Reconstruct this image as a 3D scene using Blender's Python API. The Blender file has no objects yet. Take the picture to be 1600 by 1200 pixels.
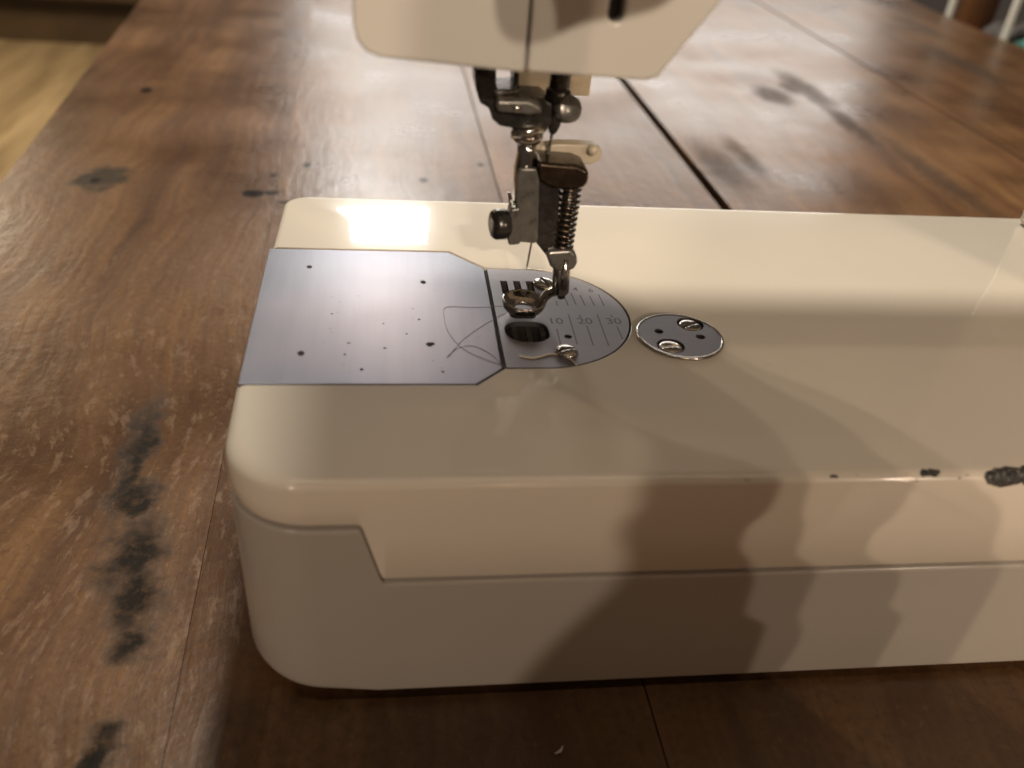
import bpy, bmesh, math, random
from mathutils import Vector, Matrix, Euler
random.seed(7)
S = 0.001
Z0 = 820.0                       # machine frame: bed top z = 0 mm; the floor lies 820 mm below it
def V(x, y, z): return Vector((x*S, y*S, (z+Z0)*S))
scene = bpy.context.scene
col = scene.collection

# ------------------------------------------------------------------ camera
FPX = 1366.58
CAM_E = Euler((0.9821612832733205, -0.07779993271468455, -0.11296070705545207), 'XYZ')
CAM_C = Vector((-41.5836, -228.1333, 137.1498))
cd = bpy.data.cameras.new('camera'); cam = bpy.data.objects.new('camera', cd); col.objects.link(cam)
cam.location = V(*CAM_C); cam.rotation_euler = CAM_E
cd.sensor_width = 36.0; cd.lens = FPX/1600*36; cd.clip_start = 0.005; cd.clip_end = 60
cd.dof.use_dof = True; cd.dof.focus_distance = 0.31; cd.dof.aperture_fstop = 9.0
scene.camera = cam
RM = CAM_E.to_matrix()
def U(px, py, ax, v):            # pixel of the 1600x1200 photograph -> point on the plane axis = v (mm)
    d = RM @ Vector(((px-800)/FPX, -(py-600)/FPX, -1.0))
    t = (v-CAM_C[ax])/d[ax]
    return CAM_C + d*t

# ------------------------------------------------------------------ world, lamps, exposure
w = bpy.data.worlds.new('World'); scene.world = w; w.use_nodes = True
bg = w.node_tree.nodes['Background']; bg.inputs[0].default_value = (1.0, 0.78, 0.62, 1); bg.inputs[1].default_value = 0.05
def area(name, loc, target, sx, sy, power, colr, shape='RECTANGLE'):
    l = bpy.data.lights.new(name, 'AREA'); l.shape = shape; l.size = sx; l.size_y = sy; l.energy = power; l.color = colr
    o = bpy.data.objects.new(name, l); col.objects.link(o); o.location = V(*loc)
    o.rotation_euler = (V(*target)-V(*loc)).to_track_quat('-Z', 'Y').to_euler(); return o
def bulb(name, loc, power, colr, r=0.02):
    l = bpy.data.lights.new(name, 'POINT'); l.energy = power; l.color = colr; l.shadow_soft_size = r
    o = bpy.data.objects.new(name, l); col.objects.link(o); o.location = V(*loc); return o
def spot_lamp(name, loc, target, power, colr, deg, blend, r=0.015):
    l = bpy.data.lights.new(name, 'SPOT'); l.energy = power; l.color = colr; l.spot_size = math.radians(deg); l.spot_blend = blend; l.shadow_soft_size = r
    o = bpy.data.objects.new(name, l); col.objects.link(o); o.location = V(*loc)
    o.rotation_euler = (V(*target)-V(*loc)).to_track_quat('-Z', 'Y').to_euler(); return o
area('table_lamp', (-72, 1660, 617), (-40, 90, 0), 0.20, 0.20, 3.2, (1.0, 0.95, 0.88))
area('ceiling_lamp', (170, 860, 1900), (0, 60, 0), 0.34, 0.34, 40.0, (1.0, 0.90, 0.76), 'ELLIPSE')
area('sideboard_lamp', (520, 2500, 440), (150, 650, -79), 1.7, 0.32, 9.5, (1.0, 0.93, 0.86))
area('floor_fill', (-1500, 2500, 700), (-1500, 2700, -820), 0.5, 0.5, 40.0, (1.0, 0.82, 0.58))  # added unseen area light that brightens the floor boards
# bulbs behind the camera; each shader mask draws a shadow edge no object casts,
# given as a curve (mm) where the beam crosses the plane y = yp
def masked_lamp(loc, target, power, colr, yp, pts, axis, sign, soft, deg=70, zmin=None, r=0.001):
    o = spot_lamp('masked_spot', loc, target, power, colr, deg, 0.4, r); l = o.data; l.use_nodes = True; nt = l.node_tree
    em = [n for n in nt.nodes if n.type == 'EMISSION'][0]
    g = nt.nodes.new('ShaderNodeNewGeometry'); sp = nt.nodes.new('ShaderNodeSeparateXYZ'); nt.links.new(g.outputs['Incoming'], sp.inputs[0])
    def m(op, a, b=0.0, cl=False):
        n = nt.nodes.new('ShaderNodeMath'); n.operation = op; n.use_clamp = cl
        for k, v in ((0, a), (1, b)):
            if isinstance(v, (int, float)): n.inputs[k].default_value = v
            else: nt.links.new(v, n.inputs[k])
        return n.outputs[0]
    X = m('ADD', m('MULTIPLY', m('DIVIDE', sp.outputs[0], sp.outputs[1]), yp-loc[1]), loc[0])
    Z = m('ADD', m('MULTIPLY', m('DIVIDE', sp.outputs[2], sp.outputs[1]), yp-loc[1]), loc[2])
    a, b = (Z, X) if axis == 'z' else (X, Z)
    ks = [p[0] for p in pts]; vs = [p[1] for p in pts]; k0, k1, v0, v1 = min(ks), max(ks), min(vs)-1, max(vs)+1
    fc = nt.nodes.new('ShaderNodeFloatCurve'); cv = fc.mapping.curves[0]
    q = sorted(((k-k0)/(k1-k0), (v-v0)/(v1-v0)) for k, v in pts)
    while len(cv.points) < len(q): cv.points.new(0.5, 0.5)
    for pt, (x_, y_) in zip(cv.points, q): pt.location = (x_, y_); pt.handle_type = 'AUTO_CLAMPED'
    fc.mapping.update()
    nt.links.new(m('DIVIDE', m('SUBTRACT', a, k0), k1-k0, True), fc.inputs['Value'])
    edge = m('ADD', m('MULTIPLY', fc.outputs[0], v1-v0), v0)
    d = m('MULTIPLY', m('SUBTRACT', b, edge), sign/soft)
    f = m('ADD', d, 0.5, True)
    f = m('MULTIPLY', m('MULTIPLY', f, f), m('SUBTRACT', 3.0, m('MULTIPLY', f, 2.0)))
    if zmin is not None: f = m('MULTIPLY', f, m('DIVIDE', m('SUBTRACT', Z, zmin), 5.0, True))
    nt.links.new(f, em.inputs['Strength']); return o
EDGES = [[(-77, 67.5), (-58, 67.4), (-50, 59.4), (-37, 58.5), (-30, 55.4), (-21, 51), (-9, 56.4), (-1, 57), (4.3, 47), (9, 40), (16, 38), (60, 34)],
         [(-78, 77.3), (-63, 79.6), (-50, 76), (-36, 76.4), (-26, 67.8), (-18, 67.6), (-11, 65.3), (1, 65), (3, 68), (19, 80), (60, 82)],
         [(-74, 108.8), (-57, 109.6), (-49, 103.7), (-40, 103.2), (-33, 98), (-24, 87.8), (-13, 92.2), (-2, 93.9), (1, 91.4), (10, 97), (16, 94.6), (60, 92)],
         [(-73, 133.8), (-53, 133.9), (-36, 133.3), (-28, 126.7), (-15, 123.8), (-3, 111.4), (0.5, 108.6), (8, 110), (23, 97), (60, 95)]]
for k, (ed, pw) in enumerate(zip(EDGES, (13.0, 13.0, 14.0, 15.0))):
    masked_lamp((800-30*k, -1120, 420), (100, -66, 0), pw, (1.0, 0.80, 0.61), -66.8, ed, 'z', 1, (3.6, 2.8, 2.8, 3.4)[k], 70, (-84, None, -84, None)[k])
masked_lamp((-600, -1100, 420), (-40, -66, -20), 17.0, (1.0, 0.81, 0.63), -66.8, [(-80, -6), (-62, 3), (-48, 12), (-38, 18), (-29, 20), (-17, 17), (-8, 20), (0, 20), (20, -30), (60, -60)], 'z', -1, 11.0, 70, -83)
masked_lamp((150, -1200, 420), (0, -66, 0), 5.8, (1.0, 0.60, 0.35), -66.8, [(-90, -400), (60, -399)], 'z', 1, 3.0, 70, -83)  # added fill light that lifts the front shadows, cut off near the table
HB = [(-3.5, 94.9), (2, 97.2), (13.5, 99.6), (19, 102.2), (24, 110), (34, 140)]
masked_lamp((40, -1300, 700), (0, -24, 130), 28.0, (1.0, 0.87, 0.72), -24, [(-70, 140), (-20.5, 140), (-19.6, 101), (-18.8, 96.8), (-16.4, 93), (-13.4, 91.9), (-7.7, 92.6)]+HB, 'x', -1, 1.6, 9)
masked_lamp((80, -1300, 700), (0, -24, 130), 20.0, (1.0, 0.87, 0.72), -24, [(-70, 140), (-8, 140), (-7, 102), (-5.7, 98.8), (-4.6, 94.5)]+HB, 'x', -1, 1.8, 9)
area('edge_glint_strip', (40, -300, 1700), (40, -66, 0), 1.6, 0.06, 2.6, (1.0, 0.84, 0.66))  # added unseen strip for the highlight line along the bed's front edge
scene.view_settings.view_transform = 'Standard'; scene.view_settings.look = 'None'
scene.view_settings.gamma = 1.0; scene.view_settings.exposure = 0.0
scene.render.engine = 'CYCLES'; scene.cycles.max_bounces = 7; scene.cycles.caustics_reflective = False; scene.cycles.caustics_refractive = False; scene.cycles.diffuse_bounces = 3; scene.cycles.glossy_bounces = 4
scene.render.resolution_x = 1024; scene.render.resolution_y = 768

# ------------------------------------------------------------------ materials
def mat(name):
    m = bpy.data.materials.new(name); m.use_nodes = True
    nt = m.node_tree; return m, nt, nt.nodes['Principled BSDF']
def N(nt, t, **kw):
    n = nt.nodes.new(t)
    for k, v in kw.items():
        if k == 'ins':
            for a, b in v.items(): n.inputs[a].default_value = b
        else: setattr(n, k, v)
    return n
def noise(nt, vec, scale, detail=4, rough=0.5, dist=0.0):
    n = N(nt, 'ShaderNodeTexNoise', ins={'Scale': scale, 'Detail': detail, 'Roughness': rough, 'Distortion': dist})
    if vec is not None: nt.links.new(vec, n.inputs['Vector'])
    return n.outputs['Fac']
def ramp(nt, f, stops):
    r = N(nt, 'ShaderNodeValToRGB'); e = r.color_ramp.elements
    while len(e) < len(stops): e.new(0.5)
    for el, (p, c) in zip(e, stops):
        el.position = p; el.color = (c, c, c, 1) if not isinstance(c, tuple) else (*c, 1)
    nt.links.new(f, r.inputs[0]); return r.outputs[0]
def mix(nt, f, a, b, mode='MIX'):
    m = N(nt, 'ShaderNodeMix', data_type='RGBA', blend_type=mode)
    for s, v in ((m.inputs[0], f), (m.inputs[6], a), (m.inputs[7], b)):
        if isinstance(v, (int, float)): s.default_value = v
        elif isinstance(v, tuple): s.default_value = (*v, 1)
        else: nt.links.new(v, s)
    return m.outputs[2]
def mth(nt, op, a, b=0.0, clamp=False):
    m = N(nt, 'ShaderNodeMath', operation=op, use_clamp=clamp)
    for s, v in ((m.inputs[0], a), (m.inputs[1], b)):
        if isinstance(v, (int, float)): s.default_value = v
        else: nt.links.new(v, s)
    return m.outputs[0]
def coords(nt): return N(nt, 'ShaderNodeTexCoord').outputs['Object']
def vmap(nt, vec, scale=(1, 1, 1), loc=(0, 0, 0), rot=(0, 0, 0)):
    m = N(nt, 'ShaderNodeMapping'); m.inputs['Scale'].default_value = scale
    m.inputs['Location'].default_value = loc; m.inputs['Rotation'].default_value = rot
    nt.links.new(vec, m.inputs['Vector']); return m.outputs[0]
def bump(nt, b, h, strength=0.2, dist=0.001):
    n = N(nt, 'ShaderNodeBump', ins={'Strength': strength, 'Distance': dist}); nt.links.new(h, n.inputs['Height'])
    nt.links.new(n.outputs[0], b.inputs['Normal'])
def spot(nt, vec, c, r, soft=0.35, rot=0.0):
    """soft-edged ellipsoid mask: 1 inside, 0 outside; c and r in metres"""
    # ellipse rotated about z
    s = N(nt, 'ShaderNodeVectorMath', operation='SUBTRACT'); nt.links.new(vec, s.inputs[0]); s.inputs[1].default_value = c
    v = s.outputs[0]
    if rot:
        rr = N(nt, 'ShaderNodeVectorRotate', rotation_type='Z_AXIS'); rr.inputs['Angle'].default_value = -rot
        nt.links.new(v, rr.inputs['Vector']); v = rr.outputs[0]
    d = N(nt, 'ShaderNodeVectorMath', operation='DIVIDE'); nt.links.new(v, d.inputs[0]); d.inputs[1].default_value = r
    l = N(nt, 'ShaderNodeVectorMath', operation='LENGTH'); nt.links.new(d.outputs[0], l.inputs[0])
    mr = N(nt, 'ShaderNodeMapRange', interpolation_type='SMOOTHSTEP'); nt.links.new(l.outputs['Value'], mr.inputs[0])
    mr.inputs[1].default_value = 1+soft; mr.inputs[2].default_value = 1-soft; mr.inputs[3].default_value = 0; mr.inputs[4].default_value = 1
    return mr.outputs[0]
def warp(nt, vec, scale, amt, detail=4):
    n = N(nt, 'ShaderNodeTexNoise', ins={'Scale': scale, 'Detail': detail, 'Roughness': 0.6}); nt.links.new(vec, n.inputs['Vector'])
    s = N(nt, 'ShaderNodeVectorMath', operation='SUBTRACT'); nt.links.new(n.outputs['Color'], s.inputs[0]); s.inputs[1].default_value = (.5, .5, .5)
    k = N(nt, 'ShaderNodeVectorMath', operation='SCALE'); nt.links.new(s.outputs[0], k.inputs[0]); k.inputs[3].default_value = amt
    a = N(nt, 'ShaderNodeVectorMath', operation='ADD'); nt.links.new(vec, a.inputs[0]); nt.links.new(k.outputs[0], a.inputs[1])
    return a.outputs[0]
def vmax(nt, lst):
    f = lst[0]
    for g in lst[1:]: f = mth(nt, 'MAXIMUM', f, g)
    return f

def cream(name, base, chips=(), gloss=1.0):
    m, nt, b = mat(name); vec = coords(nt)
    n1 = noise(nt, vec, 14, 3); n2 = noise(nt, vmap(nt, vec, (60, 420, 300)), 1, 3, 0.65)
    c = mix(nt, ramp(nt, n1, [(0.3, 0), (0.75, 1)]), base, tuple(v*0.93 for v in base))
    # faint grime scuffs
    sc = ramp(nt, noise(nt, vmap(nt, vec, (1, 3, 1)), 90, 6, 0.7), [(0.66, 0), (0.76, 1)])
    c = mix(nt, mth(nt, 'MULTIPLY', sc, 0.16), c, (0.30, 0.22, 0.14))
    rgh = ramp(nt, n1, [(0.2, 0.13), (0.8, 0.2)])
    if chips:
        wv = warp(nt, vec, 300, 0.0035, 5)
        edge = spot(nt, vec, tuple(V(100, -66.3, -0.6)), (0.055, 0.0011, 0.0014), 0.3)
        nk = mth(nt, 'MULTIPLY', edge, ramp(nt, noise(nt, vec, 520, 3, 0.6), [(0.66, 0), (0.70, 1)]))
        msk = vmax(nt, [nk]+[spot(nt, wv, tuple(V(*p)), tuple(q*S for q in r), 0.07) for p, r in chips])
        dk = ramp(nt, noise(nt, vec, 900, 4, 0.7), [(0.35, (0.012, 0.012, 0.013)), (0.55, (0.05, 0.05, 0.048)), (0.72, (0.22, 0.21, 0.19))])
        c = mix(nt, msk, c, dk); rgh = mix(nt, msk, rgh, (0.55, 0.55, 0.55))
        h = mth(nt, 'MULTIPLY', mth(nt, 'SUBTRACT', 1.0, msk), 1.0)
        h = mth(nt, 'ADD', h, mth(nt, 'MULTIPLY', n2, 0.05))
        bump(nt, b, h, 0.55, 0.0006)
    else:
        bump(nt, b, n2, 0.05, 0.00025)
    nt.links.new(c, b.inputs['Base Color']); nt.links.new(rgh, b.inputs['Roughness'])
    b.inputs['Specular IOR Level'].default_value = 0.12; b.inputs['Coat Weight'].default_value = gloss; b.inputs['Coat Roughness'].default_value = 0.03 if gloss > 0.6 else 0.22
    return m
CHIPS = [((98, -65.3, 0), (2.9, 1.5, 1.2)), ((120, -66.6, -0.8), (6.5, 3.0, 3.6)), ((129, -66.8, -0.8), (6, 3.2, 3.6)),
         ((71.5, -66, -0.6), (1.2, 0.5, 1.0))]
M_cover = cream('cream_enamel', (0.69, 0.632, 0.54), CHIPS)
M_base = cream('cream_plastic', (0.385, 0.355, 0.315), (), 0.35)
M_head = cream('cream_head_enamel', (0.62, 0.572, 0.495))

def plain(name, c, rough=0.5, metal=0.0, nscale=0, namt=0.25, coat=0.0, bmp=0.0):
    m, nt, b = mat(name); vec = coords(nt)
    if nscale:
        f = noise(nt, vec, nscale, 5, 0.6)
        cc = mix(nt, ramp(nt, f, [(0.3, 0), (0.7, 1)]), tuple(v*(1-namt) for v in c), tuple(min(1, v*(1+namt)) for v in c))
        nt.links.new(cc, b.inputs['Base Color'])
        nt.links.new(ramp(nt, f, [(0.3, rough*0.8), (0.7, min(1, rough*1.25))]), b.inputs['Roughness'])
        if bmp: bump(nt, b, f, bmp, 0.0005)
    else:
        b.inputs['Base Color'].default_value = (*c, 1); b.inputs['Roughness'].default_value = rough
    b.inputs['Metallic'].default_value = metal; b.inputs['Coat Weight'].default_value = coat
    return m
M_dark = plain('dark_gap', (0.012, 0.009, 0.007), 0.8)
M_black = plain('blackened_steel', (0.065, 0.060, 0.054), 0.26, 0.75, 300, 0.3)
M_chrome = plain('worn_chrome', (0.56, 0.52, 0.46), 0.12, 1.0, 260, 0.2)
M_nickel = plain('worn_nickel', (0.52, 0.49, 0.45), 0.2, 1.0, 260, 0.2)
M_gun = plain('gunmetal', (0.17, 0.16, 0.14), 0.3, 0.6, 260, 0.25)
M_bronze = plain('bronze_steel', (0.085, 0.062, 0.044), 0.25, 0.9, 260, 0.25)
M_ivory = plain('ivory_plastic', (0.52, 0.44, 0.32), 0.3, 0.0, 200, 0.08)
M_rubber = plain('grey_rubber', (0.35, 0.33, 0.3), 0.7)
M_ink = plain('engraved_ink', (0.09, 0.085, 0.085), 0.5)
M_thread = plain('thread_grey', (0.24, 0.19, 0.19), 0.8)
M_threadw = plain('thread_cream', (0.75, 0.68, 0.56), 0.8)
M_white = plain('white_paint', (0.66, 0.64, 0.56), 0.4, 0, 60, 0.06)
M_teal = plain('teal_cloth', (0.10, 0.30, 0.26), 0.9, 0, 60, 0.3)
M_grey = plain('grey_cloth', (0.12, 0.11, 0.105), 0.9, 0, 60, 0.3)

def steel(name, base, specks, brushed):
    m, nt, b = mat(name); vec = coords(nt)
    n1 = noise(nt, vec, 22, 4, 0.55)
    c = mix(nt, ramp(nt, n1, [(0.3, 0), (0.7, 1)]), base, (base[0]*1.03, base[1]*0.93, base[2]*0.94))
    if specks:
        sheen_tint = spot(nt, warp(nt, vec, 40, 0.02), tuple(V(-42, 8, 0)), (0.034, 0.036, 0.03), 0.75)  # pinkish centre paints the plate's reflected gradient into its colour
        c = mix(nt, mth(nt, 'MULTIPLY', sheen_tint, 0.75), c, (0.43, 0.365, 0.375))
    br = noise(nt, vmap(nt, vec, brushed), 1, 4, 0.6)
    c = mix(nt, mth(nt, 'MULTIPLY', br, 0.32), c, tuple(v*0.55 for v in base))
    rg = mth(nt, 'ADD', 0.30, mth(nt, 'MULTIPLY', n1, 0.14))
    if specks:
        wv = warp(nt, vec, 900, 0.0011, 3)
        rust = vmax(nt, [spot(nt, wv, tuple(V(x, y, 0)), (r*S*0.72, r*S*0.95, 0.01), 0.2) for x, y, r in specks])
        vo = N(nt, 'ShaderNodeTexVoronoi', feature='F1'); vo.inputs['Scale'].default_value = 260; nt.links.new(vec, vo.inputs['Vector'])
        region = spot(nt, vec, tuple(V(-34, 8, 0)), (0.024, 0.026, 0.02), 0.6)
        fine = mth(nt, 'MULTIPLY', ramp(nt, vo.outputs['Distance'], [(0.12, 1), (0.2, 0)]),
                   mth(nt, 'MULTIPLY', region, ramp(nt, noise(nt, vec, 210, 2), [(0.54, 0), (0.64, 0.8)])))
        st = vmax(nt, [rust, fine])
        c = mix(nt, st, c, (0.030, 0.022, 0.024))
        rg = mth(nt, 'ADD', rg, mth(nt, 'MULTIPLY', st, 0.4))
        nt.links.new(mth(nt, 'SUBTRACT', 1.0, mth(nt, 'MULTIPLY', st, 0.8)), b.inputs['Metallic'])
    else:
        b.inputs['Metallic'].default_value = 1.0
    nt.links.new(c, b.inputs['Base Color']); nt.links.new(rg, b.inputs['Roughness'])
    bump(nt, b, br, 0.07, 0.0003)
    return m
SPECKS = [(-69.4, 47.1, 1.25), (-31, 37.2, 1.15), (-67.5, -8.5, 1.45), (-30.3, -3, 1.35), (-29.2, -2.6, 0.8), (-50, -17, 0.7), (-55, -9, 0.6),
          (-60, 15, 0.5), (-27, -18, 0.55), (-37, 3, 0.5), (-44, 9, 0.4), (-33, 12, 0.5)]
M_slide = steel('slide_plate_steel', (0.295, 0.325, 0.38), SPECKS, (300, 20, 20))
M_plate = steel('needle_plate_steel', (0.36, 0.36, 0.38), [], (20, 300, 20))

def wood_table():
    m, nt, b = mat('old_varnished_wood'); vec = coords(nt)
    rnd = N(nt, 'ShaderNodeObjectInfo').outputs['Random']
    off = N(nt, 'ShaderNodeCombineXYZ'); nt.links.new(mth(nt, 'MULTIPLY', rnd, 7.0), off.inputs[0]); nt.links.new(mth(nt, 'MULTIPLY', rnd, 13.0), off.inputs[1])
    av = N(nt, 'ShaderNodeVectorMath', operation='ADD'); nt.links.new(vec, av.inputs[0]); nt.links.new(off.outputs[0], av.inputs[1])
    pv = av.outputs[0]
    # flow of the grain round the knots
    wv = warp(nt, pv, 4.5, 0.06, 2); wv2 = warp(nt, wv, 26, 0.006, 3)
    g1 = noise(nt, vmap(nt, wv2, (46, 2.6, 10)), 1, 6, 0.62)
    g2 = noise(nt, vmap(nt, wv2, (240, 9, 30)), 1, 4, 0.6)
    bl = noise(nt, pv, 9, 4, 0.55)
    c = ramp(nt, g1, [(0.28, (0.085, 0.038, 0.014)), (0.46, (0.185, 0.090, 0.033)), (0.62, (0.255, 0.132, 0.050)), (0.8, (0.33, 0.185, 0.074))])
    c = mix(nt, ramp(nt, g2, [(0.35, 0.36), (0.62, 0.0)]), c, (0.05, 0.022, 0.012))
    c = mix(nt, ramp(nt, bl, [(0.36, 0.66), (0.58, 0.0)]), c, (0.050, 0.024, 0.011)); c = mix(nt, ramp(nt, noise(nt, pv, 3.5, 3, 0.6), [(0.40, 0.35), (0.60, 0.0)]), c, (0.060, 0.030, 0.014))
    c = mix(nt, mth(nt, 'MULTIPLY', rnd, 0.22), c, (0.07, 0.035, 0.022))
    # varnish worn off near the front left
    wear_zone = vmax(nt, [spot(nt, vec, tuple(V(-165, -10, -79)), (0.13, 0.21, 0.1), 0.8), spot(nt, vec, tuple(V(-110, 55, -79)), (0.045, 0.10, 0.1), 0.7)])
    wn = noise(nt, vmap(nt, wv2, (240, 75, 60)), 1, 6, 0.66)
    worn = mth(nt, 'MULTIPLY', ramp(nt, wn, [(0.54, 0), (0.64, 1)]), mth(nt, 'ADD', 0.10, mth(nt, 'MULTIPLY', wear_zone, 0.9), clamp=True))
    c = mix(nt, mth(nt, 'MULTIPLY', worn, 0.2), c, (0.34, 0.20, 0.095))
    wn2 = noise(nt, vmap(nt, warp(nt, vec, 90, 0.006), (330, 150, 100)), 1, 5, 0.6)
    nick = mth(nt, 'MULTIPLY', ramp(nt, wn2, [(0.66, 0), (0.71, 1)]), mth(nt, 'ADD', 0.02, mth(nt, 'MULTIPLY', wear_zone, 0.7), clamp=True))
    c = mix(nt, mth(nt, 'MULTIPLY', nick, 0.35), c, (0.42, 0.30, 0.20))
    sp = noise(nt, vec, 330, 4, 0.7)
    c = mix(nt, ramp(nt, sp, [(0.34, 0.4), (0.50, 0.0)]), c, (0.05, 0.02, 0.01)); c = mix(nt, ramp(nt, sp, [(0.60, 0.0), (0.78, 0.38)]), c, (0.36, 0.21, 0.10))
    # dark stains, knots and nail holes
    ws = warp(nt, vec, 70, 0.022, 6)
    st = vmax(nt, [spot(nt, ws, tuple(V(x, y, -79)), (rx*S, ry*S, 0.2), sf, math.radians(a)) for x, y, rx, ry, sf, a in [
        (-139, 50, 5, 34, 0.7, 0), (-128, -4, 9, 18, 0.7, 0), (-122, -24, 8, 15, 0.7, 0), (-119, -42, 6, 8, 0.7, 0), (-119, -80, 5, 11, 0.4, 0),
        (-133, 24, 7, 12, 0.5, 0)]])
    stf = vmax(nt, [spot(nt, ws, tuple(V(x, y, -79)), (rx*S, ry*S, 0.2), sf, math.radians(a)) for x, y, rx, ry, sf, a in [(386, 400, 11, 95, 0.6, 0), (372, 520, 9, 60, 0.6, 0), (376, 640, 14, 60, 0.6, 0), (330, 610, 16, 30, 0.5, 0), (360, 640, 10, 22, 0.4, 0),
        (640, 800, 16, 110, 0.6, 0), (690, 1000, 20, 80, 0.6, 0), (208, 400, 15, 50, 0.8, 0), (236, 425, 9, 40, 0.7, 0)]])
    st = vmax(nt, [st, mth(nt, 'MULTIPLY', stf, 0.6)])
    stn = mth(nt, 'MULTIPLY', st, ramp(nt, noise(nt, vec, 190, 5, 0.65), [(0.46, 1.0), (0.70, 0.55)]))
    c = mix(nt, mth(nt, 'MULTIPLY', stn, 1.0), c, (0.012, 0.009, 0.006))
    wk = warp(nt, vec, 75, 0.034, 6)
    kn = spot(nt, wk, tuple(V(-226, 334, -79)), (0.015, 0.021, 0.2), 0.3)
    c = mix(nt, mth(nt, 'MULTIPLY', kn, 0.85), c, (0.032, 0.030, 0.026))
    holes = vmax(nt, [spot(nt, warp(nt, vec, 300, 0.004, 3), tuple(V(x, y, -79)), (rx*S, ry*S, 0.2), 0.2) for x, y, rx, ry in [
        (-228, 330, 3.2, 4), (-241, 529.7, 4.5, 7), (-129, 316, 7, 6.5), (-118, 318, 5, 4), (-108, 303, 4.5, 2.2), (-100, 370, 3, 4), (-20, 349, 3, 4), (22, 383, 2.4, 4), (-120, 348, 2, 4)]])
    c = mix(nt, holes, c, (0.010, 0.007, 0.005))
    nt.links.new(c, b.inputs['Base Color'])
    rg = mth(nt, 'ADD', ramp(nt, bl, [(0.3, 0.24), (0.7, 0.40)]), mth(nt, 'ADD', mth(nt, 'MULTIPLY', worn, 0.12), mth(nt, 'MULTIPLY', stn, 0.3)))
    nt.links.new(rg, b.inputs['Roughness'])
    nt.links.new(mth(nt, 'MULTIPLY', mth(nt, 'SUBTRACT', 1.0, mth(nt, 'MULTIPLY', vmax(nt, [st, kn, holes]), 0.75)), 0.5), b.inputs['Specular IOR Level'])
    h = mth(nt, 'ADD', mth(nt, 'MULTIPLY', g1, 0.55), mth(nt, 'MULTIPLY', g2, 0.25))
    h = mth(nt, 'ADD', h, mth(nt, 'MULTIPLY', noise(nt, pv, 120, 4, 0.6), 0.55))
    bump(nt, b, h, 0.5, 0.0011)
    return m
M_table = wood_table()
def wood_simple(name, c0, c1, rough, sc=(30, 2, 10)):
    m, nt, b = mat(name); vec = coords(nt)
    f = noise(nt, vmap(nt, warp(nt, vec, 3, 0.05), sc), 1, 6, 0.6)
    nt.links.new(ramp(nt, f, [(0.3, c0), (0.7, c1)]), b.inputs['Base Color']); b.inputs['Roughness'].default_value = rough
    bump(nt, b, f, 0.15, 0.002); return m
M_floor = wood_simple('oak_floor', (0.15, 0.105, 0.055), (0.34, 0.255, 0.145), 0.35, (14, 1.2, 8))
M_cab = wood_simple('dark_cabinet_wood', (0.030, 0.017, 0.008), (0.07, 0.042, 0.02), 0.5, (4, 20, 8))
M_post = wood_simple('orange_brown_wood', (0.11, 0.042, 0.014), (0.20, 0.085, 0.03), 0.4, (30, 30, 3))

# ------------------------------------------------------------------ mesh helpers
def finish(o, m, smooth=True):
    if m is not None: o.data.materials.append(m)
    if smooth:
        for p in o.data.polygons: p.use_smooth = True
def link(name, me, m, parent=None, smooth=True, bev=0.0, seg=3, angle=35):
    o = bpy.data.objects.new(name, me); col.objects.link(o); finish(o, m, smooth)
    if parent is not None:
        o.parent = parent; o.matrix_parent_inverse = world_of(parent).inverted()
    if bev:
        md = o.modifiers.new('bevel', 'BEVEL'); md.width = bev*S; md.segments = seg; md.limit_method = 'ANGLE'; md.angle_limit = math.radians(angle); md.harden_normals = True
        md.use_clamp_overlap = True
    return o
def world_of(o):
    mloc = Matrix.LocRotScale(o.location, o.rotation_euler, o.scale)
    if o.parent is not None: return world_of(o.parent) @ o.matrix_parent_inverse @ mloc
    return mloc
def empty(name, loc, label, cat):
    o = bpy.data.objects.new(name, None); col.objects.link(o); o.location = V(*loc); o['label'] = label; o['category'] = cat
    o.empty_display_size = 0.02; return o
def me_from(bm, name='mesh'):
    bmesh.ops.recalc_face_normals(bm, faces=bm.faces[:])
    if bm.calc_volume(signed=True) < 0: bmesh.ops.reverse_faces(bm, faces=bm.faces[:])
    me = bpy.data.meshes.new(name); bm.to_mesh(me); bm.free(); return me
def prism(poly, axis, a, b):
    """closed polygon (list of 2D mm) extruded along axis from a to b (mm)"""
    bm = bmesh.new()
    def P(q, t):
        if axis == 'z': return V(q[0], q[1], t)
        if axis == 'y': return V(q[0], t, q[1])
        return V(t, q[0], q[1])
    lo = [bm.verts.new(P(q, a)) for q in poly]; hi = [bm.verts.new(P(q, b)) for q in poly]
    bm.faces.new(lo); bm.faces.new(hi[::-1]); n = len(poly)
    for i in range(n): bm.faces.new((lo[i], lo[(i+1) % n], hi[(i+1) % n], hi[i]))
    return me_from(bm)
def plate2d(outer, holes, z0, z1):
    bm = bmesh.new(); rings = []
    for z in (z1, z0):
        es = []; rr = []
        for loop in [outer]+holes:
            vs = [bm.verts.new(V(x, y, z)) for x, y in loop]; rr.append(vs)
            es += [bm.edges.new((vs[i], vs[(i+1) % len(vs)])) for i in range(len(vs))]
        bmesh.ops.triangle_fill(bm, use_beauty=True, use_dissolve=False, edges=es); rings.append(rr)
    for t, bt in zip(*rings):
        n = len(t)
        for i in range(n): bm.faces.new((t[i], t[(i+1) % n], bt[(i+1) % n], bt[i]))
    return me_from(bm)
def box(x0, x1, y0, y1, z0, z1): return prism([(x0, y0), (x1, y0), (x1, y1), (x0, y1)], 'z', z0, z1)
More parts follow.
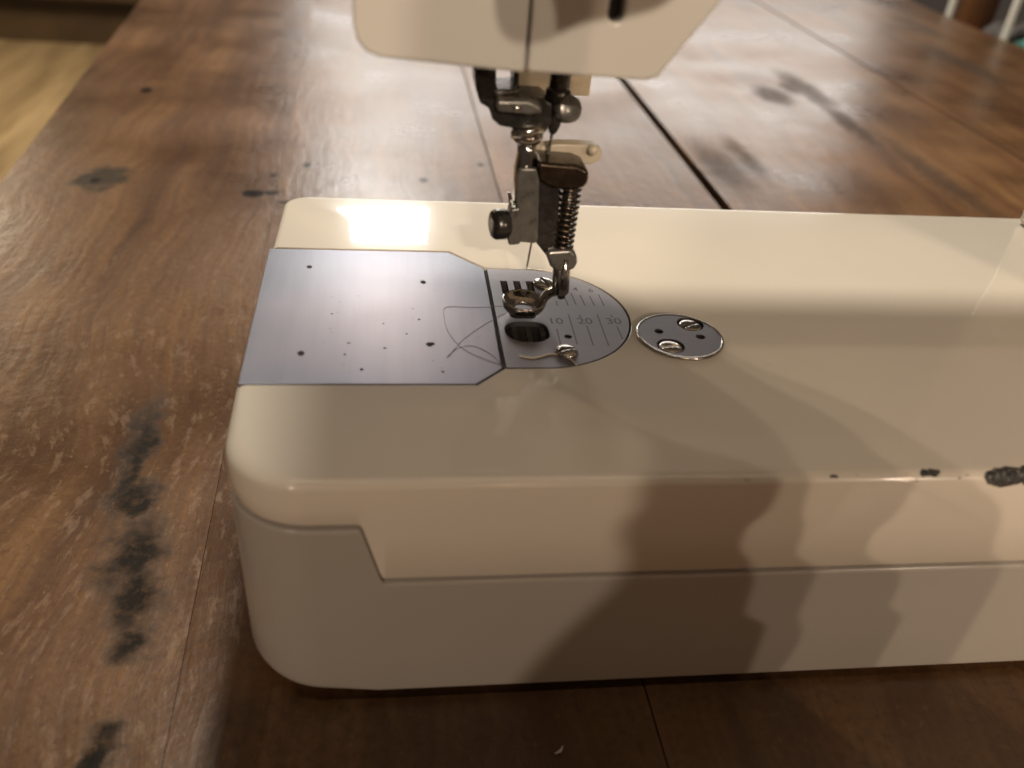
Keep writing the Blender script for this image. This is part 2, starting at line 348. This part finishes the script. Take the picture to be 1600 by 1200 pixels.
def lathe(prof, center, axis=(0, 0, 1), seg=32, close=True):
    """prof: list of (r, h) mm along axis from center (mm)"""
    bm = bmesh.new(); q = Vector((0, 0, 1)).rotation_difference(Vector(axis)); rings = []
    for r, h in prof:
        if r < 1e-6: rings.append([bm.verts.new(V(*(Vector(center)+q @ Vector((0, 0, h)))))])
        else: rings.append([bm.verts.new(V(*(Vector(center)+q @ Vector((r*math.cos(2*math.pi*i/seg), r*math.sin(2*math.pi*i/seg), h))))) for i in range(seg)])
    for a, b in zip(rings, rings[1:]):
        for i in range(seg):
            j = (i+1) % seg
            f = [a[i % len(a)], a[j % len(a)], b[j % len(b)], b[i % len(b)]]
            u = []
            for v in f:
                if v not in u: u.append(v)
            if len(u) > 2:
                try: bm.faces.new(u)
                except ValueError: pass
    if close:
        for r in (rings[0], rings[-1]):
            if len(r) > 2: bm.faces.new(r)
    return me_from(bm)
def tube(pts, rad, seg=10, closed=False, flat=1.0):
    """tube through points (mm); rad number or list"""
    n = len(pts); P = [Vector(p) for p in pts]; R = rad if isinstance(rad, (list, tuple)) else [rad]*n
    bm = bmesh.new(); rings = []; up = None
    for i in range(n):
        t = (P[(i+1) % n]-P[i-1]) if closed else (P[min(i+1, n-1)]-P[max(i-1, 0)])
        t.normalize()
        if up is None:
            up = Vector((0, 0, 1)) if abs(t.z) < 0.9 else Vector((0, 1, 0))
        s = t.cross(up).normalized(); u2 = s.cross(t).normalized(); up = u2
        rings.append([bm.verts.new(V(*(P[i]+s*R[i]*math.cos(2*math.pi*k/seg)+u2*R[i]*flat*math.sin(2*math.pi*k/seg)))) for k in range(seg)])
    for i in range(n if closed else n-1):
        a, b = rings[i], rings[(i+1) % n]
        for k in range(seg): bm.faces.new((a[k], a[(k+1) % seg], b[(k+1) % seg], b[k]))
    if not closed: bm.faces.new(rings[0]); bm.faces.new(rings[-1])
    return me_from(bm)
def spline(pts, n=8):
    P = [Vector(p) for p in pts]; out = []
    for i in range(len(P)-1):
        p0, p1, p2, p3 = P[max(i-1, 0)], P[i], P[i+1], P[min(i+2, len(P)-1)]
        for k in range(n):
            t = k/n; out.append(0.5*((2*p1)+(p2-p0)*t+(2*p0-5*p1+4*p2-p3)*t*t+(-p0+3*p1-3*p2+p3)*t**3))
    return out+[P[-1]]
def rrect(x0, x1, y0, y1, r, n=8):
    if not isinstance(r, (list, tuple)): r = [r]*4           # order: front-left, front-right, back-right, back-left
    c = [(x0+r[0], y0+r[0], 180, r[0]), (x1-r[1], y0+r[1], 270, r[1]), (x1-r[2], y1-r[2], 0, r[2]), (x0+r[3], y1-r[3], 90, r[3])]
    return [(cx+rr*math.cos(math.radians(a+90*k/n)), cy+rr*math.sin(math.radians(a+90*k/n))) for cx, cy, a, rr in c for k in range(n+1)]
def circle(cx, cy, r, n=24): return [(cx+r*math.cos(2*math.pi*k/n), cy+r*math.sin(2*math.pi*k/n)) for k in range(n)]
def boolean_cut(o, cutters):
    for c in cutters:
        md = o.modifiers.new('cut', 'BOOLEAN'); md.operation = 'DIFFERENCE'; md.solver = 'EXACT'; md.object = c
    dg = bpy.context.evaluated_depsgraph_get(); me = bpy.data.meshes.new_from_object(o.evaluated_get(dg))
    o.modifiers.clear(); o.data = me
    for c in cutters: bpy.data.objects.remove(c)

# ------------------------------------------------------------------ floor and table (the surface)
TZ = -83.4
def struct(name, me, m):
    o = link(name, me, m, None, False); o['kind'] = 'structure'; return o
floor = struct('floor', box(-3600, 3200, -1500, 9000, -860, -822), M_dark)
x = -3600; k = 0
while x < 0:                                         # boards of the floor beside the table
    wd = 128
    bd = link('floor_board', box(x+1, x+wd-1, 400+random.uniform(-200, 200), 5400, -822, -820+random.uniform(-.5, .5)), M_floor, floor, False)
    x += wd
table = empty('wooden_table', (240, 600, -820), 'old brown varnished plank table with knots and dark stains under the sewing machine', 'table')
def plank(xf0, xb0, xf1, xb1, dz=0.0):
    y0, y1 = -420, 1500
    me = prism([(xf0, y0), (xf1, y0), (xb1, y1), (xb0, y1)], 'z', TZ-32, TZ+dz)
    return link('plank', me, M_table, table, True, 0.12, 1)
plank(-224, -372, -90.78, -154.75, 0.0)                  # outer board at the table's edge
plank(-90.7, -154.6, 38.95, 15.6, -0.02)
plank(39.0, 17.6, 184, 177, 0.2)
plank(192, 186, 486, 500, -0.5)
plank(487.2, 501.2, 762, 800, 0.4)
for (x0, x1, y0, y1) in [(-170, 730, -330, -300), (-230, 700, 1380, 1410)]:
    link('apron', box(x0, x1, y0, y1, TZ-120, TZ-32.3), M_table, table, False)
for lx, ly in [(-190, -300), (680, -300), (-250, 1360), (680, 1360)]:
    link('leg', tube([(lx, ly, TZ-32.3), (lx, ly, -400), (lx, ly, -820)], [34, 30, 22], 16), M_table, table, True)

# ------------------------------------------------------------------ sewing machine
mach = empty('sewing_machine', (90, 20, TZ), 'cream enamelled sewing machine with chipped front edge and steel slide plate', 'sewing machine')
BX0, BX1, BY0, BY1 = -83.4, 345.0, -66.8, 110.0
# outline of the bed, counter-clockwise, dense along the front where the seam steps
def outline():
    rf, rb, n = 22.0, 9.0, 14
    pts = []
    for k2 in range(n+1):
        a = math.radians(180+90*k2/n); pts.append((BX0+rf+rf*math.cos(a), BY0+rf+rf*math.sin(a)))
    xx = BX0+rf+1.0
    while xx < -38: pts.append((xx, BY0)); xx += 0.7
    for xx in (0, 60, 120, 200, 300): pts.append((xx, BY0))
    for k2 in range(n+1):
        a = math.radians(270+90*k2/n); pts.append((BX1-20+20*math.cos(a), BY0+20+20*math.sin(a)))
    for k2 in range(n+1):
        a = math.radians(0+90*k2/n); pts.append((BX1-rb+rb*math.cos(a), BY1-rb+rb*math.sin(a)))
    for k2 in range(n+1):
        a = math.radians(90+90*k2/n); pts.append((BX0+rb+rb*math.cos(a), BY1-rb+rb*math.sin(a)))
    for yy in (70, 40, 0, -20): pts.append((BX0, yy))
    return pts
OUT = outline()
def normals2(pts):
    ns = []; n = len(pts)
    for i in range(n):
        a, b = Vector(pts[i-1]), Vector(pts[(i+1) % n]); t = (b-a).normalized(); ns.append(Vector((t.y, -t.x)))
    return ns
NRM = normals2(OUT)
def seam(p):
    xx = p[0]
    zl, zr = -13.6, -32.6
    if p[1] > 60: return zl
    t = (xx+49.0)/(5.2)
    if t <= 0: return zl
    if t >= 1: return zr
    return zl+(zr-zl)*(t*0.9+0.1*(3*t*t-2*t**3))
def shell(rows):
    """rows(i) -> list of (inset, z) for outline point i; first and last rows are capped"""
    bm = bmesh.new(); cols = []
    for i, p in enumerate(OUT):
        nn = NRM[i]; cols.append([bm.verts.new(V(p[0]-nn.x*d, p[1]-nn.y*d, z)) for d, z in rows(i, p)])
    n = len(OUT); mlen = len(cols[0])
    for i in range(n):
        a, b = cols[i], cols[(i+1) % n]
        for k in range(mlen-1): bm.faces.new((a[k], b[k], b[k+1], a[k+1]))
    bm.faces.new([c[0] for c in cols]); bm.faces.new([c[-1] for c in cols][::-1])
    return me_from(bm)
def cover_rows(i, p):
    r = 2.6+2.2*max(0.0, min(1.0, (-56-p[0])/26.0)) if p[1] < -20 else 2.0
    r_in = r*1.25
    L = [(r_in*(1-math.sin(a)), -r*(1-math.cos(a))) for a in [math.radians(90*k/6) for k in range(7)]]
    s = seam(p)
    return L+[(0, (-r+s)/2), (0, s+0.45), (0.25, s), (1.6, s), (3.0, s+0.5), (4.2, -8.0)]
cover = link('bed_cover', shell(cover_rows), M_cover, mach, False)
def base_rows(i, p):
    s = seam(p)-1.7; zb = -80.0; tp = max(0.0, min(1.0, (-45-p[0])/35.0)) if p[1] < 60 else 0.4
    r = 2.0+7.5*tp
    ln = lambda z: 0.9*max(0.0, -(z+13.0))/66.0
    L = [(3.0, s), (0.35+ln(s), s), (ln(s), s-0.4), (ln(s-1.6), s-1.6), (ln(-45), -45.0), (ln(-60), -60.0)]
    L += [(ln(zb+r)+r*(1-math.cos(a)), zb+r-r*math.sin(a)) for a in [math.radians(90*k/6) for k in range(7)]]
    return L
base = link('base_shell', shell(base_rows), M_base, mach, True)
# recess for the two plates (reaches through the left end)
CH = [(-21.0, 61.9), (-9.2, 49.3)]
ARC = [(3.0+32.6*math.cos(math.radians(a)), 16.2+32.6*math.sin(math.radians(a))) for a in range(90, -91, -5)]
rec = [(-120, -25.2), (-17.6, -25.2), (-8.8, -16.6)] + ARC[::-1] + [(-8.8, 49.0), (-20.8, 61.7), (-120, 61.7)]
cut = link('cutter', prism(rec, 'z', -2.2, 6), None, None, False)
boolean_cut(cover, [cut])
for p in cover.data.polygons: p.use_smooth = True
md = cover.modifiers.new('bevel', 'BEVEL'); md.width = 0.35*S; md.segments = 2; md.limit_method = 'ANGLE'; md.angle_limit = math.radians(50); md.harden_normals = True
# slide plate and needle plate
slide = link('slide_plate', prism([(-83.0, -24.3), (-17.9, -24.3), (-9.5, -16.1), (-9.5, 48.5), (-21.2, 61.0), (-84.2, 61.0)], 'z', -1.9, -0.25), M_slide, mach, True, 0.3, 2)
slots = []
for sx in (-3.5, 1.0, 5.4):
    slots.append([(sx-1.2, 24.5), (sx+1.2, 24.5), (sx+1.2, 39.2), (sx-1.2, 39.2)])
slots.append(rrect(-4.0, 4.6, 13.2, 18.8, 2.2, 4)); slots.append(rrect(-6.6, 7.4, -1.2, 11.2, [6.0, 5.0, 4.5, 5.0], 6))  # front feed opening, widened to stand in for the foot's shadow and reflection
arc2 = [(3.0+31.9*math.cos(math.radians(a)), 16.2+31.9*math.sin(math.radians(a))) for a in range(-90, 91, 4)]
nplate = link('needle_plate', plate2d([(-8.35, 48.1), (-8.35, -15.7)]+arc2, slots+[circle(13, 2.2, 1.25, 14), circle(15.0, 28.3, 1.4, 14)], -1.9, -0.2), M_plate, mach, False)
link('plate_well', prism([(-82.5, -25.0), (-17.6, -25.0), (-8.6, -16.4)] + [(3+(q[0]-3)*.995, 16.2+(q[1]-16.2)*.995) for q in ARC[::-1]] + [(-8.6, 48.8), (-20.9, 61.5), (-82.5, 61.5)], 'z', -2.19, -1.93), M_dark, mach, False)
link('plate_seam', box(-9.42, -8.43, -16, 48, -1.92, -0.8), M_dark, mach, False)
def feed_dog(x, y0, y1):
    n = 9; poly = [(y0, -1.9), (y1, -1.9)]
    for k in range(n):
        t = y1-(y1-y0)*k/n; poly += [(t, -0.55), (t-(y1-y0)/n*0.5, -1.0)]
    poly.append((y0, -0.6)); return link('feed_dog', prism(poly, 'x', x-0.8, x+0.8), M_black, mach, False)
for sx in (-3.5, 1.0, 5.4): feed_dog(sx, 25.2, 38.6); feed_dog(sx, -1.8, 8.4)
# engraved scale
def mark(p0, p1, wd=0.42):
    a, b = U(*p0, 2, -0.2), U(*p1, 2, -0.2); d = (b-a); d.z = 0; n = Vector((-d.y, d.x, 0)).normalized()*wd/2
    pl = [(a+n)[:2], (b+n)[:2], (b-n)[:2], (a-n)[:2]]
    link('scale_mark', prism(pl, 'z', -0.195, -0.185), M_ink, nplate, False)
for a, b in [((870, 514), (876, 538)), ((888, 491), (902, 538)), ((917, 509), (927, 540)), ((933, 491), (951, 540)), ((964, 510), (973, 530)),
             ((869, 470), (871, 478)), ((880, 459), (888, 478)), ((892, 458), (900, 476)), ((906, 461), (914, 477)), ((921, 462), (929, 478)), ((935, 460), (944, 478)),
             ((905, 492), (908, 497)), ((954, 492), (957, 496))]:
    mark(a, b)
def numeral(txt, px, py, size, rot=0.0):
    cu = bpy.data.curves.new('txt', 'FONT'); cu.body = txt; cu.size = size*S; cu.align_x = 'CENTER'; cu.align_y = 'CENTER'; cu.extrude = 0.000006; cu.offset = 0.00004
    t = bpy.data.objects.new('txt', cu); col.objects.link(t); dg = bpy.context.evaluated_depsgraph_get(); dg.update()
    me = bpy.data.meshes.new_from_object(t.evaluated_get(dg)); bpy.data.objects.remove(t)
    q = U(px, py, 2, -0.19); me.transform(Matrix.Translation(V(*q)) @ Matrix.Rotation(rot, 4, 'Z')); link('numeral', me, M_ink, nplate, False)
numeral('10', 868, 502, 5.2); numeral('20', 914, 502, 5.2); numeral('30', 959, 502, 5.2)
numeral('4', 899, 452, 3.6); numeral('6', 923, 454, 3.6)
def screw(name, x, y, z, r, ang, m, parent, dome=0.9, sw=0.16):
    """slotted screw head: two halves of a dome either side of a slot floor"""
    q = []
    bm = bmesh.new(); rings = []; seg = 28
    prof = [(r, 0), (r*0.98, dome*0.35), (r*0.86, dome*0.68), (r*0.6, dome*0.9), (r*0.3, dome)]
    for rr, h in prof: rings.append([(rr*math.cos(2*math.pi*i/seg), rr*math.sin(2*math.pi*i/seg), h) for i in range(seg)])
    vs = []
    for ring in rings:
        vs.append([])
        for (a, b, h) in ring: vs[-1].append(bm.verts.new((a, b, h)))
    top = bm.verts.new((0, 0, dome*1.02))
    for a, b in zip(vs, vs[1:]):
        for i in range(seg): bm.faces.new((a[i], a[(i+1) % seg], b[(i+1) % seg], b[i]))
    for i in range(seg): bm.faces.new((vs[-1][i], vs[-1][(i+1) % seg], top))
    bm.faces.new(vs[0][::-1])
    bmesh.ops.recalc_face_normals(bm, faces=bm.faces[:])
    me = bpy.data.meshes.new('screw'); bm.to_mesh(me); bm.free()
    me.transform(Matrix.Translation(V(x, y, z)) @ Matrix.Diagonal((S, S, S, 1)))
    o = link(name, me, m, parent, True)
    c = math.cos(ang); s_ = math.sin(ang); hw = r*sw
    cut = link('cutter', prism([(x+c*2*r-s_*hw, y+s_*2*r+c*hw), (x-c*2*r-s_*hw, y-s_*2*r+c*hw), (x-c*2*r+s_*hw, y-s_*2*r-c*hw), (x+c*2*r+s_*hw, y+s_*2*r-c*hw)], 'z', z+dome*0.35, z+dome*3), None, None, False)
    boolean_cut(o, [cut]); 
    md = o.modifiers.new('bevel', 'BEVEL'); md.width = 0.1*S; md.segments = 1; md.limit_method = 'ANGLE'; md.angle_limit = math.radians(50)
    return o
screw('screw', 10.9, -7.0, -0.2, 3.6, 0.35, M_nickel, mach, 1.3)
screw('screw', 10.4, 37.6, -0.2, 3.9, 1.9, M_nickel, mach, 1.3)
# round cover plate beside the needle plate
RC = (49.0, 2.2)
dome = []
esc = link('round_cover_plate', plate2d(circle(RC[0], RC[1], 13.2, 64), [circle(54.4, 9.2, 4.4, 28), circle(44.2, -4.4, 4.4, 28), circle(42.6, 4.4, 1.5, 16), circle(55.4, 1.2, 1.5, 16)], 0.02, 0.75), M_plate, mach, False, 0.5, 3, 40)
link('rim', lathe([(13.0, 0.02), (13.9, 0.02), (13.95, 0.5), (13.65, 0.85), (13.25, 0.9), (13.0, 0.6)], (RC[0], RC[1], 0), (0, 0, 1), 64, False), M_nickel, esc, True)
for sx, sy, an in ((54.4, 9.2, 0.5), (44.2, -4.4, 0.1)):
    link('screw_well', lathe([(0, 0.06), (4.4, 0.06)], (sx, sy, 0), (0, 0, 1), 28, False), M_dark, esc, False)
    screw('screw', sx, sy, 0.08, 3.7, an, M_nickel, esc, 0.75, 0.2)
for sx, sy in ((42.6, 4.4), (55.4, 1.2)): link('oil_hole', lathe([(0, 0.08), (1.5, 0.08)], (sx, sy, 0), (0, 0, 1), 16, False), M_dark, esc, False)
for fx, fy in ((-58, -48), (118, -44), (310, -48), (-58, 88), (310, 88)):
    link('foot', lathe([(6, 0), (6.5, 1), (6.5, 4.4)], (fx, fy, TZ+0.2), (0, 0, 1), 20), M_rubber, mach, True)

# head, arm and pillar
ARMP = [(-10.9, 85.6), (17.5, 85.0), (20.2, 86.0), (22.6, 89.6), (33.0, 105), (44, 117), (60, 121), (210, 121), (224, 116), (230, 104), (231, 0.2), (340, 0.2), (340, 178), (334, 190), (322, 196), (-10.9, 196)]
head = link('arm', prism(ARMP, 'y', -24, 82), M_head, mach, False)
# pillar runs farther back than the head: thread lever slot is cut from the front
slot = rrect(6.4, 9.9, 97.6, 170, 1.6, 5)
cut = link('cutter', prism(slot, 'y', -40, -19), None, None, False)
boolean_cut(head, [cut])
for p in head.data.polygons: p.use_smooth = True
md = head.modifiers.new('bevel', 'BEVEL'); md.width = 1.1*S; md.segments = 3; md.limit_method = 'ANGLE'; md.angle_limit = math.radians(50); md.harden_normals = True
link('thread_slot', prism(rrect(6.5, 9.8, 97.7, 169.9, 1.5, 5), 'y', -20.5, -18.9), M_dark, head, False)
link('take_up_lever', prism([(7.3, 112), (8.9, 112), (8.9, 140), (7.3, 140)], 'y', -33, -19.5), M_chrome, mach, True, 0.4, 2)
link('pillar_back', prism([(231.05, 0.25), (339.9, 0.25), (339.9, 180), (231.05, 180)], 'y', 82.1, 103), M_head, mach, True, 2, 3)
link('end_cover', prism([(-50.0, 196), (-50.0, 93.5), (-49.2, 90.6), (-47.4, 88.4), (-44.5, 87.2), (-11.5, 85.4), (-11.5, 196)], 'y', -24.3, 82), M_head, mach, True, 1.1, 3, 40)
link('lamp_housing', prism([(-2, 58.8), (22.4, 58.8), (22.4, 85), (-2, 85)], 'y', 56, 66), M_ivory, mach, True, 0.8, 2)
link('hand_wheel', lathe([(12, 0), (38, 2), (42, 6), (42, 20), (36, 24), (10, 24)], (340.2, 28, 140), (1, 0, 0), 40), M_head, mach, True)

# needle bar, presser bar and darning foot (plane y = 16)
YN = 16.0
def Q(px, py, y=YN): return U(px, py, 1, y)
def pxpoly(pts, y0, y1, y=None):
    yy = y if y is not None else (y0+y1)/2
    return prism([(U(a, b, 1, yy).x, U(a, b, 1, yy).z) for a, b in pts], 'y', y0, y1)
nb = link('needle_bar', lathe([(2.9, 0), (2.9, 20)], (4.5, YN, 66.5), (0, 0, 1), 24), M_black, mach, True)
cl = link('needle_clamp', lathe([(0.6, -8.2), (1.2, -7.4), (2.0, -5.4), (2.2, -1), (3.3, 0), (3.6, 4), (2.9, 5)], (4.2, YN, 67), (0.04, 0, 1), 20), M_black, mach, True)
link('clamp_knob', lathe([(0, -2.2), (3.2, -2.2), (3.8, -1.6), (3.8, 1.4), (3.2, 2.0), (0, 2.0)], (7.0, 13.5, 66.9), (0.35, -0.9, 0.35), 20), M_gun, cl, True)
link('needle', tube([(3.9, YN, 60.5), (1.6, YN, 33), (0.35, YN, 17.6), (0.2, YN, 16.2)], [0.50, 0.36, 0.3, 0.06], 10), M_nickel, mach, True)
br = link('presser_bracket', pxpoly([(738, 96), (741, 130), (747, 151), (761, 159), (766, 176), (777, 186), (798, 190), (800, 197), (836, 200), (848, 196), (852, 188), (856, 182), (857, 152), (846, 144), (808, 142), (807, 130), (772, 130), (772, 96)], 9, 22), M_black, mach, True, 1.3, 3)
link('bracket_bar', pxpoly([(800, 96), (808, 96), (808, 142), (800, 142)], 11, 20), M_black, br, True, 0.4, 2)
link('bracket_back', pxpoly([(770, 128), (808, 128), (808, 158), (770, 158)], 17, 21), M_black, br, True, 0.3, 2)
link('bracket_ledge', pxpoly([(774, 154), (826, 155), (846, 164), (846, 176), (826, 178), (776, 172)], 4.5, 9.2, 6), M_gun, br, True, 1.2, 3)
link('bracket_screw', lathe([(0, 0), (0.9, 0.1), (1.1, -0.5), (1.1, -2)], tuple(U(808, 171, 1, 4)), (0, -1, 0), 14), M_nickel, br, True)
link('presser_bar', lathe([(2.4, -6), (2.5, 10), (2.5, 12), (3.9, 12.4), (4.6, 13.5), (4.6, 15), (3.6, 16), (2.6, 16.4), (2.6, 22)], (-3.6, 13, 45), (-0.02, 0, 1), 28), M_chrome, mach, True)
link('bar_collar', tube([tuple(U(803, 207, 1, 9)), tuple(U(826, 206, 1, 7.5)), tuple(U(848, 201, 1, 9))], [1.5, 1.6, 1.3], 12), M_chrome, mach, True)
# darning foot
df = link('darning_foot', pxpoly([(807, 272), (813, 262), (838, 262), (842, 280), (840, 374), (835, 379), (806, 376), (807, 320)], 7.5, 9.5), M_gun, mach, True, 0.5, 2)
link('shank', lathe([(3.1, -2), (3.3, 2), (3.3, 9), (2.7, 13), (2.6, 16)], (-3.3, 12.4, 42), (-0.03, 0, 1), 28), M_chrome, df, True)
link('back_plate', pxpoly([(836, 270), (874, 270), (872, 330), (868, 402), (852, 396), (836, 376)], 11, 14), M_black, df, True, 0.5, 2)
link('cross_block', pxpoly([(836, 240), (850, 242), (896, 246), (914, 254), (913, 272), (905, 282), (860, 281), (836, 268)], 8, 22), M_bronze, df, True, 1.6, 4)
link('lever', pxpoly([(832, 196), (838, 198), (842, 214), (847, 225), (856, 223), (870, 221), (905, 222), (931, 223), (938, 231), (938, 240), (933, 248), (920, 253), (908, 252), (880, 246), (836, 244)], 19, 24), M_ivory, df, True, 1.2, 3)
link('lever_pin', lathe([(0, 3.0), (1.3, 2.6), (1.6, 1.2), (1.6, -3)], tuple(U(925, 234, 1, 18.6)), (0, -1, 0.3), 16), M_ivory, df, True)
a, b = U(893, 276, 1, 13), U(877, 392, 1, 13)
hel = []
TURN = 13
for i in range(TURN*18+1):
    t = i/(TURN*18); an = 2*math.pi*TURN*t; c = a.lerp(b, t); hel.append((c.x+3.05*math.cos(an), c.y+3.05*math.sin(an), c.z))
link('spring', tube(hel, 0.58, 7), M_bronze, df, True)
link('spring_rod', tube([tuple(a), tuple(b)], 1.9, 14), M_black, df, True)
link('spring_cap', tube([tuple(U(895, 262, 1, 13)), tuple(U(893, 282, 1, 13))], [3.6, 3.9], 20), M_bronze, df, True)
link('lower_collar', pxpoly([(848, 384), (860, 382), (888, 380), (898, 388), (899, 402), (894, 413), (866, 416), (857, 408)], 9, 18), M_gun, df, True, 1.4, 3)
t0, t1 = U(879, 400, 1, 12.5), U(875, 458, 1, 12.5)
link('foot_tube', tube([tuple(t0), tuple(t0.lerp(t1, .3)), tuple(t0.lerp(t1, .95)), tuple(t1)], [2.9, 2.75, 2.75, 2.3], 20), M_nickel, df, True)
link('guide_rod', tube([tuple(U(884, 404, 1, 9.5)), tuple(U(880, 452, 1, 9.5))], [1.0, 1.0], 12), M_nickel, df, True)
link('rod_tip', tube([tuple(U(877, 455, 1, 12)), tuple(U(877, 465, 1, 12))], [1.3, 1.2], 12), M_black, df, True)
arm_pts = spline([tuple(U(872, 452, 1, 13.5)), tuple(U(858, 458, 1, 15)), tuple(U(848, 468, 1, 16)), (5.6, 16, 3.0)], 6)
link('foot_arm', tube(arm_pts, [2.0+0.6*abs(i/len(arm_pts)-.5) for i in range(len(arm_pts))], 14, False, 0.75), M_chrome, df, True)
link('foot_ring', lathe([(2.8, 1.6), (3.1, 1.0), (4.6, 0.9), (5.9, 1.3), (6.7, 2.4), (7.0, 4.3), (6.75, 4.8), (6.3, 4.4), (5.4, 3.2), (4.4, 2.6), (3.2, 2.4), (2.8, 2.0), (2.8, 1.6)], (0.3, 16, 0.6), (0, 0, 1), 48, False), M_chrome, df, True)
link('thumb_screw', lathe([(0, 8.5), (3.9, 8.5), (4.5, 7.6), (4.5, 4.6), (3.9, 3.8), (1.9, 3.6), (1.9, 0)], tuple(U(812, 348, 1, 10)), (-1, -0.25, 0), 14), M_black, df, True)
link('clamp_block', pxpoly([(796, 321), (812, 318), (812, 376), (793, 378), (790, 352)], 7, 13), M_gun, df, True, 0.8, 2)
link('clamp_tab', pxpoly([(792, 300), (797, 300), (803, 318), (810, 318), (810, 322), (796, 322)], 11, 12), M_nickel, df, True, 0.2, 1)

# ------------------------------------------------------------------ loose threads, scraps
def thing(o, label, cat, group=None):
    o['label'] = label; o['category'] = cat
    if group: o['group'] = group
    return o
def on_plate(pts, z): return [tuple(U(px, py, 2, z)) for px, py in pts]
th = spline(on_plate([(786, 478), (740, 480), (697, 480), (695, 500), (700, 518), (718, 540), (745, 556), (790, 572)], -0.17), 8)
thing(link('loose_thread', tube(th, 0.045, 6), M_thread, None, True), 'thin dark thread looped in a corner shape on the slide plate', 'thread')
th = spline(on_plate([(792, 488), (760, 505), (722, 532), (702, 556)], -0.17)+on_plate([(700, 556), (716, 544), (738, 540), (765, 552), (788, 574)], -0.17), 8)
thing(link('loose_thread', tube(th, 0.045, 6), M_thread, None, True), 'thin dark thread crossing itself in an arc on the slide plate', 'thread')
th = spline(on_plate([(812, 556), (835, 559), (860, 553), (880, 556), (893, 563), (901, 571)], 0.02), 8)
thing(link('loose_thread', tube(th, 0.22, 6), M_threadw, None, True), 'short cream thread lying by the front screw of the needle plate', 'thread')
p = U(875, 1176, 2, TZ)
thing(link('lint_scrap', tube([(p.x-1.6, p.y-.6, TZ+.5), (p.x, p.y, TZ+.6), (p.x+1.0, p.y+1.6, TZ+.5)], [0.22, 0.42, 0.2], 8), M_threadw, None, True), 'tiny pale curl of lint on the dark table in front of the machine', 'lint')

# ------------------------------------------------------------------ beyond the table
cab = empty('low_cabinet', (-1700, 4300, -820), 'dark brown low cabinet standing on the floor beyond the table', 'cabinet')
link('plinth', box(-3300, -500, 3660, 4300, -820, -640), M_cab, cab, False)
link('carcass', box(-3320, -480, 3600, 4300, -639.5, 200), M_cab, cab, False)
chair = empty('wooden_chair', (930, 1120, -820), 'orange brown wooden chair post behind the table edge, between two white rods', 'chair')
link('back_post', tube([(900, 1198, -820), (900, 1198, -300), (902, 1198, -60), (906, 1200, 120)], [27, 30, 30, 26], 20), M_post, chair, True)
link('back_post', tube([(1250, 1198, -820), (1250, 1198, -300), (1248, 1198, -60), (1244, 1200, 120)], [27, 30, 30, 26], 20), M_post, chair, True)
link('back_rail', box(920, 1230, 1192, 1208, 30, 100), M_post, chair, True, 6, 3)
link('seat', box(880, 1270, 1205, 1550, -400, -370), M_post, chair, True, 8, 3)
for lx in (900, 1250): link('leg', tube([(lx, 1520, -820), (lx, 1520, -400)], [20, 24], 16), M_post, chair, True)
for nm, yy, lab in (('white_rod', 1203, 'thin white rod standing on the far side of the brown wooden post'), ('white_rod', 1045, 'thin white rod standing beside the teal cloth')):
    thing(link(nm, tube([(860, yy, -820), (860, yy, -400), (860, yy, 260)], [5.2, 5.2, 5.2], 14), M_white, None, True), lab, 'rod')
def cloth(name, x0, x1, y0, y1, z, m, lab, cat):
    bm = bmesh.new(); n = 14; g = [[bm.verts.new(V(x0+(x1-x0)*i/n, y0+(y1-y0)*j/n, z+14*math.sin(i*1.1+j*.5)+9*math.sin(j*1.7-i*.4))) for j in range(n+1)] for i in range(n+1)]
    for i in range(n):
        for j in range(n): bm.faces.new((g[i][j], g[i+1][j], g[i+1][j+1], g[i][j+1]))
    o = link(name, me_from(bm), m, None, True); md = o.modifiers.new('solid', 'SOLIDIFY'); md.thickness = 0.012
    return thing(o, lab, cat)

stool = empty('stool', (1020, 985, -820), 'dark stool beside the table carrying the teal and grey cloths', 'stool')
link('seat', box(880, 1160, 850, 1125, -165, -135), M_cab, stool, True, 8, 3)
for lx, ly in ((900, 870), (1140, 870), (900, 1105), (1140, 1105)): link('leg', tube([(lx, ly, -820), (lx, ly, -165.5)], [14, 17], 12), M_cab, stool, True)
cloth('folded_cloth', 872, 1120, 850, 1040, -104, M_teal, 'teal folded cloth beside the right hand table edge', 'cloth')
cloth('folded_cloth', 872, 1120, 1052, 1130, -108, M_grey, 'dark grey folded cloth behind the white rod', 'cloth')
